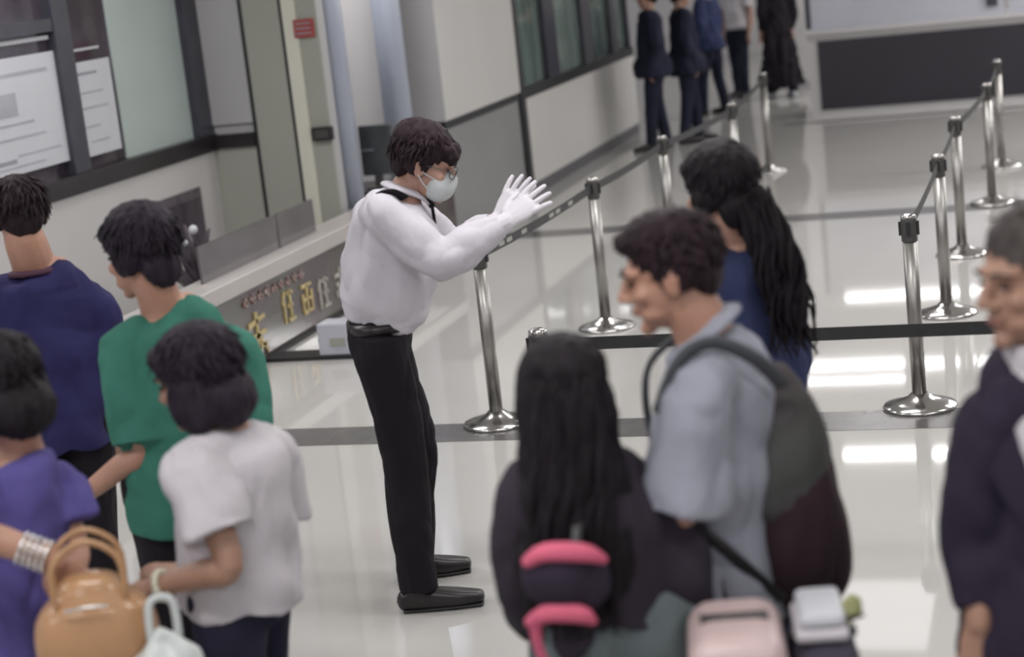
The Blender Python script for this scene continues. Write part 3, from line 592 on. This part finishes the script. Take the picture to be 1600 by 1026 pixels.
BLUETEE = {'root': (-2.525, 3.906), 'yaw': 0.5738, 'J': {'head': (-0.02, -0.0, 1.405), 'neck': (-0.0, 0.0, 1.252), 'uchest': (-0.012, 0.0, 1.196), 'chest': (-0.056, -0.0, 1.052), 'waist': (-0.092, 0.0, 0.927), 'pelvis': (-0.106, -0.0, 0.813), 'shL': (-0.157, 0.0, 1.173), 'elL': (-0.134, -0.25, 1.122), 'wrL': (0.029, -0.3, 1.036), 'tipL': (0.097, -0.26, 0.924), 'shR': (0.064, 0.06, 1.115), 'elR': (0.093, -0.0, 0.954), 'wrR': (0.054, -0.1, 0.873), 'tipR': (0.054, -0.2, 0.813), 'hipL': (-0.18, -0.0, 0.79), 'knL': (-0.222, 0.0, 0.426), 'anL': (-0.258, 0.0, 0.085), 'toeL': (-0.276, 0.149, 0.02), 'hipR': (-0.057, 0.0, 0.79), 'knR': (-0.082, 0.0, 0.426), 'anR': (-0.116, -0.0, 0.085), 'toeR': (-0.116, 0.15, 0.02)}}
FARNAVY1 = {'root': (-4.16, 19.65), 'yaw': 0.209}
FARNAVY2 = {'root': (-3.87, 20.02), 'yaw': 0.191}
FARNAVY3 = {'root': (-4.1, 22.85), 'yaw': 0.177}
FARWHITE = {'root': (-4.08, 24.94), 'yaw': 0.162}
FARBLACK = {'root': (-3.44, 24.29), 'yaw': 0.141}


# uniformed guard, arms raised, white gloves
body, J, F, top_o = person(OFFICER, 'person in white uniform shirt, black trousers and face mask raising both white gloved hands', yaw=-99, pitch=24, hs=1.08, hair='fringe', hair_m='hair_brown', skin_m='skin', top='white_shirt', bottom='black_trousers',
    sleeve=2, hem=1.045, hands=False, loose=2.0, voxel=.0055, open_cuff=.06, neck_r=.055, lock_n=260, lock_len=.045, lg=1.12, uw=[(.150, .132), (.16, .150), (.172, .168), (.185, .180), (.170, .150), (.085, .085)], nl=.75)
c = J['head']; s = 1.08
for k, s_ in enumerate('RL'):
    bm = bmesh.new(); W = J['wr' + s_]; T = J['tip' + s_]; d = (T - W).normalized()
    W2 = W - d * 0.0
    hand(bm, W2, T, (.42, .85 if s_ == 'R' else .7, -.5), -1 if s_ == 'R' else 1, 1.18, .12, 1.3)
    E_ = J['el' + s_]; tube(bm, [lerp(E_, W, .72), W], [.040, .036], n=12)
    fuse('glove', bm, M['glove'], body, .0045, 1)
bm = bmesh.new()
def q(p): return c + F @ (V(p) * s)
ball(bm, q((0, .062, -.052)), (.066 * s, .060 * s, .058 * s), F, 20, 14); ball(bm, q((0, .104, -.036)), (.024 * s, .02 * s, .034 * s), F)
mk = fuse('face_mask', bm, M['mask'], body, .005, 2)
for z in (-.03, -.075):
    bm = bmesh.new(); tube(bm, [q((.058, .05, z)), q((.077, .01, z * .6)), q((.086, -.02, -.005))], [.0025] * 3, n=6); obj('ear_loop', bm, M['mask'], mk, True)
bm = bmesh.new()
for x in (-1, 1): 
    tube(bm, [q((x * .012, .108, .012)), q((x * .034, .107, .016)), q((x * .058, .094, .012)), q((x * .058, .094, -.008)), q((x * .034, .107, -.014)), q((x * .012, .108, -.004)), q((x * .012, .108, .012))], [.0022] * 7, n=6, k=2)
    tube(bm, [q((x * .058, .094, .008)), q((x * .078, .03, .010)), q((x * .084, -.01, .004))], [.002] * 3, n=6, k=2)
obj('eyeglasses', bm, M['cap'], body, True)
# collar, tie, epaulettes, trouser belt
N = J['neck']; lat = (J['shR'] - J['shL']).normalized(); fwd = V((1, -.16, 0)).normalized()
bm = bmesh.new()
for sd in (-1, 1):
    tube(bm, [N + V((-.058, 0, .035)), N + V((-.02, sd * .058, .018)), N + V((.045, sd * .048, -.012)), N + V((.082, sd * .012, -.050))], [(.010, .024), (.010, .024), (.009, .023), (.006, .018)], lat=(0, 0, 1), n=8, dome=False)
obj('collar', bm, M['white_shirt'], top_o, True)
bm = bmesh.new(); tube(bm, [N + V((.082, -.01, -.040)), N + V((.096, -.01, -.066))], [(.020, .013), (.015, .011)], lat=(0, 1, 0), n=8, k=1)
tube(bm, [N + V((.096, -.01, -.066)), N + V((.098, -.012, -.15)), N + V((.082, -.014, -.27))], [(.013, .006), (.021, .006), (.026, .005)], lat=(0, 1, 0), n=8); obj('necktie', bm, M['black_trousers'], body, True)
for s_, dy in (('R', -1), ('L', 1)):
    S = J['sh' + s_]; a = N + V((-.005, dy * .075, -.018)); b_ = S + V((-.0, dy * .01, .072))
    bm = bmesh.new(); tube(bm, [a, a.lerp(b_, .5) + V((0, 0, .012)), b_], [(.026, .006), (.029, .006), (.029, .006)], lat=(1, 0, 0), n=8, dome=False, power=4)
    e = obj('epaulette', bm, M['black_trousers'], top_o)
    bm = bmesh.new()
    for k in range(2):
        p = a.lerp(b_, .45 + .25 * k) + V((0, 0, .017)); ball(bm, p, (.018, .006, .004), None, 8, 6)
    obj('insignia', bm, M['greymark'], e, True)
bm = bmesh.new(); Wc = lerp(J['pelvis'], J['waist'], .42)
tube(bm, [Wc - V((0, 0, .018)), Wc + V((0, 0, .018))], [(.168, .128), (.165, .126)], lat=lat, n=24, k=1, dome=False); obj('trouser_belt', bm, M['shoe'], body, True)

# traveller with rucksack
body, J, F, top_o = person(BP, 'person in pale blue shirt with a grey and maroon backpack, face turned left', yaw=86, pitch=12, hs=1.06, hair='brush', hair_m='hair_brown', skin_m='skin_warm', top='blueshirt', bottom='dark_trousers',
    sleeve=.98, hem=.80, hem_r=(.19, .15), loose=2.2, voxel=.0055, neck_r=.068, girth=1.08, neckline=(.082, .085), nl=.9, hn=((0, .3, -1), (0, -1, 0)), lock_n=240, lock_len=.035)
bm = bmesh.new(); N = J['neck']
for sd in (-1, 1):
    tube(bm, [N + V((.065, sd * .01, .055)), N + V((.03, sd * .068, .035)), N + V((-.035, sd * .06, -.012)), N + V((-.085, sd * .015, -.05))], [(.010, .028), (.011, .030), (.010, .028), (.006, .02)], lat=(0, 0, 1), n=8, dome=False)
obj('collar', bm, M['blueshirt'], top_o, True)
pk = thing('backpack', 'large grey and maroon backpack worn by the person in pale blue shirt', 'backpack', body.location, body.rotation_euler.z)
bm = bmesh.new()
tube(bm, [(0.193, .0, 1.31), (0.214, .0, 1.20), (0.226, .0, 1.05), (0.224, .0, .92), (0.213, .0, .82)], [(.09, .050), (.135, .080), (.155, .100), (.155, .105), (.125, .085)], lat=(0, 1, 0), n=24, power=2.8)
main = fuse('main_bag', bm, M['pack_low'], pk, .008, 3, fold=.014)
bm = bmesh.new(); tube(bm, [(0.290, .0, 1.08), (0.305, .0, 1.0), (0.307, .0, .88), (0.280, 0, .82)], [(.07, .02), (.11, .03), (.11, .03), (.09, .02)], lat=(0, 1, 0), n=20, power=3)
fuse('front_pocket', bm, M['pack_low'], pk, .008, 2, fold=.008)
bm = bmesh.new(); tube(bm, [(0.191, 0, 1.315), (0.215, 0, 1.25), (0.218, 0, 1.17), (0.205, 0, 1.06)], [(.088, .056), (.125, .076), (.148, .094), (.152, .100)], lat=(0, 1, 0), n=24, power=2.8); fuse('top_section', bm, M['pack_top'], pk, .008, 2, fold=.012)
bm = bmesh.new(); tube(bm, [(0.285, -.11, 1.10), (0.320, -.06, 1.03), (0.320, .06, 1.03), (0.285, .11, 1.10)], [.004] * 4, n=6); obj('zip', bm, M['black'], pk, True)
def strap(sd):
    S = J['shL'] if sd < 0 else J['shR']
    y = -.135 if sd < 0 else .13
    bm = bmesh.new()
    if sd < 0: tube(bm, [BP['J'][k] for k in ('s0', 's1', 's2', 's3', 's4', 's5')], [(.018, .009)] * 6, lat=(.25, -.5, .8), n=10, power=3)
    else: tube(bm, [(.19, y * .9, 1.33), (.15, y, 1.40), (.08, y, 1.43), (.005, y, 1.42), (-.075, y, 1.36), (-.095, y * 1.05, 1.26), (-.08, y * 1.2, 1.12)], [(.026, .008)] * 7, lat=(0, 1, 0), n=10, power=3)
    obj('shoulder_strap', bm, M['strap'], pk, True)
    bm = bmesh.new(); tube(bm, [(-.07, y * 1.25, 1.12), (.04, y * 1.5, 1.02), (.17, y * 1.1, .86)], [(.016, .004)] * 3, lat=(0, 0, 1), n=8); obj('webbing_strap', bm, M['black'], pk, True)
strap(-1); strap(1)

# traveller hidden in the photograph's centre, long curly hair and navy jacket
body, J, F, top_o = person(NAVYBACK, 'person in navy jacket with long dark curly hair behind the person wearing a backpack', yaw=40, pitch=5, hs=1.0, hair='mop', hair_m='hair', skin_m='skin', top='navy_mid', bottom='denim', sleeve=2, hem=.86, hem_r=(.17, .12), loose=1.5, hn=((0, 1, 0), (0, 1, 0)), top_name='jacket')
c = J['head']
def curls(n, pts, spread, w=.011, cw_=.012):
    def go(bm):
        rnd = random.Random(n)
        for i in range(n):
            o = V((rnd.uniform(-1, 1) * spread[0], rnd.uniform(-1, 1) * spread[1], rnd.uniform(-1, 1) * .03)); ph = rnd.uniform(0, 6)
            k = rnd.uniform(.55, 1.0)
            P = [V(p) + o * (0.6 + 0.4 * j / len(pts)) + V((math.sin(ph + j * 2.3) * cw_, math.cos(ph + j * 2.1) * cw_, 0)) for j, p in enumerate(pts)]
            P = P[:max(3, int(len(P) * k + .5))]
            tube(bm, P, [w * .7] + [w] * (len(P) - 2) + [w * .25], n=5, k=3, dome=False)
    return go
bm = bmesh.new(); tube(bm, [(.045, -.05, 1.60), (.085, -.08, 1.50), (.115, -.11, 1.38), (.135, -.12, 1.26)], [(.055, .05), (.058, .045), (.055, .04), (.035, .03)], lat=(1, 0, 0), n=14)
fuse('long_curls', bm, M['hair'], body, .008, 1, fine=.014, extra=curls(170, [(.05, -.06, 1.62), (.09, -.10, 1.52), (.115, -.13, 1.42), (.125, -.15, 1.32), (.14, -.15, 1.2)], (.060, .03), .006, .022))

# long haired woman in the foreground
body, J, F, top_o = person(GIRL, 'person with very long black hair and charcoal cardigan seen from behind', yaw=15, pitch=4, hs=1.0, hair='long', skin_m='skin_pale', top='charcoal', bottom='teal_skirt', sleeve=2, hem=.90, hem_r=(.195, .150), loose=2.4, hn=((0, 1, 0), (0, 1, 0)), top_name='cardigan', girth=.98)
c = J['head']
bm = bmesh.new(); hair_short(bm, c, F, 1.0, 'bob')
tube(bm, [c + V((.0, -.03, .03)), c + V((.002, -.05, -.09)), c + V((.0, -.085, -.20)), c + V((-.01, -.125, -.32)), c + V((-.02, -.135, -.40)), c + V((-.02, -.13, -.45))],
     [(.100, .09), (.110, .080), (.128, .062), (.132, .05), (.115, .040), (.06, .02)], lat=(1, .1, 0), n=20)
fuse('hair', bm, M['hair'], body, .008, 2, fine=.007, extra=curls(260, [c + V((.0, -.105, .05)), c + V((.0, -.125, -.05)), c + V((0, -.14, -.15)), c + V((-.01, -.165, -.26)), c + V((-.015, -.175, -.36)), c + V((-.02, -.165, -.47))], (.105, .016), .008))
bm = bmesh.new(); tube(bm, [(.055, 0, .96), (.06, 0, .86), (.065, 0, .6), (.07, 0, .40)], [(.15, .12), (.20, .15), (.235, .18), (.26, .2)], lat=(1, 0, 0), n=24, dome=False)
fuse('skirt', bm, M['teal_skirt'], body, .010, 2, fold=.03, fst=(1.6, 1.6, .2))

# pink trimmed travel pillow clipped at her left side
tp = thing('travel_pillow', 'black travel pillow with pink trim hanging at the long haired person left side', 'pillow', body.location, body.rotation_euler.z)
P0 = V(GIRL['J']['pad'])
bm = bmesh.new(); ball(bm, P0, (.082, .05, .075), None, 24, 16); ball(bm, P0 + V((.05, .01, -.02)), (.06, .045, .06)); fuse('cushion', bm, M['pad'], tp, .007, 2, fold=.01)
def arc(z0, x0, x1, h, r):
    bm = bmesh.new(); tube(bm, [P0 + V((x0, -.02, z0)), P0 + V((x0 * .5 + x1 * .1, -.035, z0 + h)), P0 + V((x1 * .6, -.035, z0 + h * .55)), P0 + V((x1, -.02, z0 - h * .55))], [(r * .7, r * .7), (r, r), (r, r), (r * .5, r * .5)], n=10); return bm
fuse('upper_trim', arc(.045, -.062, .095, .022, .020), M['pink'], tp, .005, 1)
fuse('lower_trim', arc(-.085, -.07, .06, .022, .020), M['pink'], tp, .005, 1)
bm = bmesh.new(); tube(bm, [P0 + V((-.06, -.02, -.09)), P0 + V((-.055, -.01, -.16)), P0 + V((-.02, 0, -.24))], [.014, .010, .008], n=8); obj('hanging_strap', bm, M['pink'], tp, True)
bm = bmesh.new(); tube(bm, [P0 + V((.04, .03, .05)), P0 + V((.06, .12, .16)), P0 + V((.06, .13, .26))], [(.012, .003)] * 3, n=8); obj('cord', bm, M['black'], tp, True)

# suited man at the right edge
body, J, F, top_o = person(SUIT, 'person in dark suit with cropped grey hair at the right edge', yaw=128, pitch=5, hs=1.10, hair='short', hair_m='hair_grey', skin_m='skin_tan', top='suit', bottom='suit', sleeve=2, hem=.70, hem_r=(.20, .15), loose=2.2, hn=((0, 1, 0), (0, 1, 0)), top_name='suit_jacket', girth=1.1, neck_r=.068, lock_n=10, lock_len=.01)
N = J['neck']; bm = bmesh.new()
tube(bm, [N + V((-.01, 0, -.02)), N + V((-.012, 0, .045))], [(.082, .08), (.074, .072)], n=20, dome=False); obj('shirt_collar', bm, M['white_tee'], body, True)
bm = bmesh.new(); tube(bm, [N + V((-.06, -.045, .0)), N + V((-.06, -.12, -.10)), N + V((-.03, -.150, -.26))], [(.05, .01), (.045, .012), (.015, .01)], lat=(1, -.5, 0), n=10); obj('shirt_front', bm, M['white_tee'], body, True)
bm = bmesh.new()
for x in (-1, 1):
    tube(bm, [N + V((x * .075 - .01, .03, .02)), N + V((x * .075 - .03, -.075, -.02)), N + V((x * .05 - .04, -.145, -.17)), N + V((-.03, -.170, -.32))], [(.028, .010), (.034, .010), (.038, .009), (.012, .006)], lat=(1, 0, 0), n=10)
obj('lapel', bm, M['suit'], top_o, True)

# four travellers at the left
body, J, F, top_o = person(NAVYTEE, 'person in navy tee shirt seen from behind at the left edge', yaw=8, pitch=8, hs=1.06, hair='short', hair_m='hair_brown', skin_m='skin_warm', top='navy', bottom='dark_trousers', sleeve=.8, hem=.80, hem_r=(.20, .14), loose=2.2, hn=((0, 1, 0), (0, 1, 0)), neck_r=.074, girth=1.05)
N = J['neck']; bm = bmesh.new(); tube(bm, [N + V((0, -.045, -.012)), N + V((0, -.045, -.028))], [(.085, .05), (.09, .055)], n=20, k=1, dome=False); obj('neck_band', bm, mat('maroon_neck_band', (.06, .02, .04), .8), top_o, True)
body, J, F, top_o = person(GREEN, 'person in green tee shirt with fluffy black hair, bare forearm held out left', yaw=42, pitch=10, hs=1.10, hair='mop', hair_m='hair_soft', skin_m='skin_warm', top='green', bottom='dark_trousers', sleeve=.93, hem=.70, hem_r=(.175, .13), loose=2.0, hn=((0, .3, -1), (0, 1, 0)), curl=(.7, .5), lock_n=320, lock_len=.055, girth=1.0, neck_r=.066)
body, J, F, top_o = person(WHITETEE, 'person in white tee shirt with black bob hair, bracelet on the wrist', yaw=58, pitch=14, hs=1.05, hair='bob', hair_m='hair_soft', skin_m='skin_tan', top='white_tee', bottom='denim', sleeve=.70, hem=.76, hem_r=(.165, .165), loose=2.6, hn=((0, .2, -1), (0, .2, -1)), curl=(.6, .6), lock_n=300, lock_len=.06, girth=1.0)
W = J['wrL']; E_ = J['elL']; d = (W - E_).normalized()
bm = bmesh.new()
for k in range(14):
    a = k / 14 * 6.283; u = d.cross(V((0, 0, 1))).normalized(); w = d.cross(u); ball(bm, W - d * .005 + (u * math.cos(a) + w * math.sin(a)) * .034, .0105, None, 8, 6)
tag_o = obj('bracelet', bm, M['cream'], body, True)
body, J, F, top_o = person(BLUETEE, 'person in violet blue tee shirt with black hair and silver bangles at bottom left', yaw=30, pitch=14, hs=1.02, hair='bob', hair_m='hair', skin_m='skin_warm', top='violet', bottom='navy', sleeve=.62, hem=.72, hem_r=(.185, .15), loose=2.2, hn=((0, 1, -.3), (0, 1, 0)), curl=(.6, .6), girth=1.0)
W = J['wrL']; E_ = J['elL']; d = (W - E_).normalized(); u = d.cross(V((0, 0, 1))).normalized(); w = d.cross(u)
for k in range(5):
    bm = bmesh.new(); cc = W - d * (.012 + k * .015); pts = [cc + (u * math.cos(a) + w * math.sin(a)) * .040 for a in [i / 20 * 6.2832 for i in range(21)]]
    tube(bm, pts, [.0042] * 21, n=6, k=1, dome=False); obj('bangle', bm, M['silver'], body, True)

# luggage
def at_ground(x, y): return (x, y, 0)
t = thing('tan_handbag', 'rounded glossy tan leather handbag at the bottom left', 'handbag', (-2.241, 3.660, .085), 0.5)
bm = bmesh.new(); tube(bm, [(0, 0, .62), (0, 0, .72), (0, 0, .82), (0, 0, .885)], [(.115, .06), (.145, .085), (.135, .08), (.08, .05)], lat=(1, 0, 0), n=26, power=2.5); bg = fuse('bag_body', bm, M['tan'], t, .008, 3, fold=.006)
bm = bmesh.new(); tube(bm, [(-.06, -.085, .86), (-.01, -.095, .865), (.035, -.09, .86)], [(.005, .004)] * 3, n=6); obj('silver_bar', bm, M['silver'], t, True)  # thin silver bar across the upper front of the bag
for yy in (-.05, .05):
    bm = bmesh.new(); tube(bm, [(-.08, yy, .86), (-.075, yy, .96), (0, yy, 1.01), (.075, yy, .96), (.08, yy, .86)], [(.008, .006)] * 5, n=8); obj('handle', bm, M['tan'], t, True)

t = thing('plastic_bag', 'milky plastic carrier bag beside the tan handbag at bottom', 'bag', (-2.053, 3.635, .08), 0.4)
bm = bmesh.new(); tube(bm, [(0, 0, .45), (0, 0, .55), (0, 0, .70), (0.01, 0, .78)], [(.06, .04), (.10, .07), (.09, .06), (.03, .02)], lat=(1, 0, 0), n=20, power=2.6); fuse('bag_body', bm, M['plastic'], t, .008, 1, fold=.02, fscale=16)
bm = bmesh.new(); tube(bm, [(-.03, 0, .77), (-.02, 0, .86), (.03, 0, .86), (.035, 0, .77)], [(.01, .004)] * 4, n=6); obj('handle', bm, M['plastic'], t, True)

def suitcase(loc, rz, w, d, h, m, lab):
    t = thing('suitcase', lab, 'suitcase', loc, rz)
    bm = bmesh.new(); box(bm, -w / 2, w / 2, -d / 2, d / 2, .05, h); s_ = obj('shell', bm, M[m], t, bevel=.055)
    s_.modifiers['bevel'].segments = 5
    for p in s_.data.polygons: p.use_smooth = True
    for k in (-1, 1):
        for j in (-1, 1):
            bm = bmesh.new(); ball(bm, (k * w * .38, j * d * .32, .028), (.012, .028, .028), None, 12, 8); obj('wheel', bm, M['black'], t, True)
    bm = bmesh.new(); box(bm, -w / 2 - .002, w / 2 + .002, -.008, .008, .10, h - .05); obj('zip_band', bm, M['cap'], t)
    bm = bmesh.new(); box(bm, -.07, .07, -.014, .014, h - .01, h + .006); obj('grip', bm, M['cap'], t, True)
    return t
suitcase((-0.685, 3.539, 0), 0.2, .20, .30, 0.940, 'palepink', 'pale pink hard suitcase in front of the person with the backpack')
suitcase((-0.516, 3.616, 0), 0.2, .14, .30, 0.880, 'casefab', 'dark fabric suitcase beside the pale pink one')
t = thing('folded_papers', 'folded white paper bag lying on top of the dark suitcase', 'paper', (-0.516, 3.616, 0.880 + .008), 0.2)
bm = bmesh.new(); box(bm, -.05, .045, -.08, .09, .025, .06); obj('upper_fold', bm, M['paper'], t, bevel=.015)
bm = bmesh.new(); box(bm, -.06, .05, -.09, .10, .0, .025); obj('lower_fold', bm, M['white_tee'], t, bevel=.01)
t = thing('wrapped_bundle', 'small olive yellow wrapped bundle beside the white papers', 'parcel', (-0.447, 3.627, 0.880 + .008), 0.25)
bm = bmesh.new(); ball(bm, (-.012, 0, .03), (.03, .04, .03)); ball(bm, (-.005, 0, .045), (.018, .025, .022)); b_ = fuse('bundle', bm, M['olive'], t, .006, 1, fold=.02, fscale=25)
bm = bmesh.new(); tube(bm, [(-.035, -.025, .03), (-.012, -.042, .035), (.012, -.025, .03)], [.004] * 3, n=6); obj('dark_tie', bm, M['pack_low'], t, True)

# far travellers
def std(h=1.7, st=.0, w=.17, lean=0):
    k = h / 1.7
    d = dict(head=(0, 0, 1.58), neck=(0, -.01, 1.44), uchest=(0, -.01, 1.38), chest=(0, 0, 1.2), waist=(0, 0, 1.03), pelvis=(0, 0, .92),
      shL=(-w, 0, 1.38), elL=(-w - .05, -.02, 1.1), wrL=(-w - .04, .06, .87), tipL=(-w - .03, .08, .71), shR=(w, 0, 1.38), elR=(w + .05, -.02, 1.1), wrR=(w + .04, .06, .87), tipR=(w + .03, .08, .71),
      hipL=(-.09, 0, .9), knL=(-.10, st * .5 + .02, .48), anL=(-.11, st, .085), toeL=(-.12, st + .15, .02), hipR=(.09, 0, .9), knR=(.10, .02 - st * .5, .48), anR=(.11, -st, .085), toeR=(.12, .15 - st, .02))
    return {a: tuple(c_ * k for c_ in b) for a, b in d.items()}
def far(sp, label, yaw, **kw):
    sp = dict(root=sp['root'], yaw=sp['yaw'] + R(yaw), J=std(kw.pop('h', 1.7), kw.pop('st', .1)))
    return person(sp, label, yaw=0, voxel=.014, face=False, hands=True, lock_n=60, **kw)
far(FARNAVY1, 'far person in dark navy jacket next to the booth windows', 100, h=1.75, top='navy_dark', bottom='navy_dark', sleeve=2, hem=.78, hem_r=(.22, .17), girth=1.25, top_name='coat', hair='short')
far(FARNAVY2, 'far person in dark navy coat left of the white topped traveller', -80, h=1.72, top='navy_dark', bottom='navy_dark', sleeve=2, hem=.75, hem_r=(.22, .18), girth=1.25, top_name='coat', hair='short')
far(FARNAVY3, 'far person in navy jacket beside the pale bag, right of the two dark coats', 60, h=1.7, top='navy_mid', bottom='navy_dark', sleeve=2, hem=.8, hem_r=(.2, .16), girth=1.15, top_name='jacket', hair='mop')
o = far(FARWHITE, 'far person in white top and dark trousers next to a pale bag', 150, h=1.66, top='white_tee', bottom='navy_dark', sleeve=.6, hem=.90, hair='bob')[0]
bm = bmesh.new(); tube(bm, [o.location + V((-.33, -.12, .95)), o.location + V((-.33, -.12, .8)), o.location + V((-.32, -.12, .6))], [(.05, .08), (.1, .13), (.09, .12)], n=14, power=3)
tag(fuse('shoulder_bag', bm, M['plastic'], None, .012, 1, fold=.01), 'pale grey bag hanging beside the far person in white', 'bag')
o, J, F, _ = far(FARBLACK, 'far person in long black dress and white shoes beside the counter', 20, h=1.72, top='black_trousers', bottom='black_trousers', sleeve=2, hem=.80, hair='bob', foot='paper', top_name='dress_top')
bm = bmesh.new(); tube(bm, [(0, 0, 1.0), (0, 0, .8), (0, 0, .45), (0.02, 0, .14)], [(.16, .13), (.21, .17), (.25, .22), (.30, .26)], n=22, dome=False); fuse('long_skirt', bm, M['black_trousers'], o, .014, 2, fold=.05, fst=(1.5, 1.5, .2))
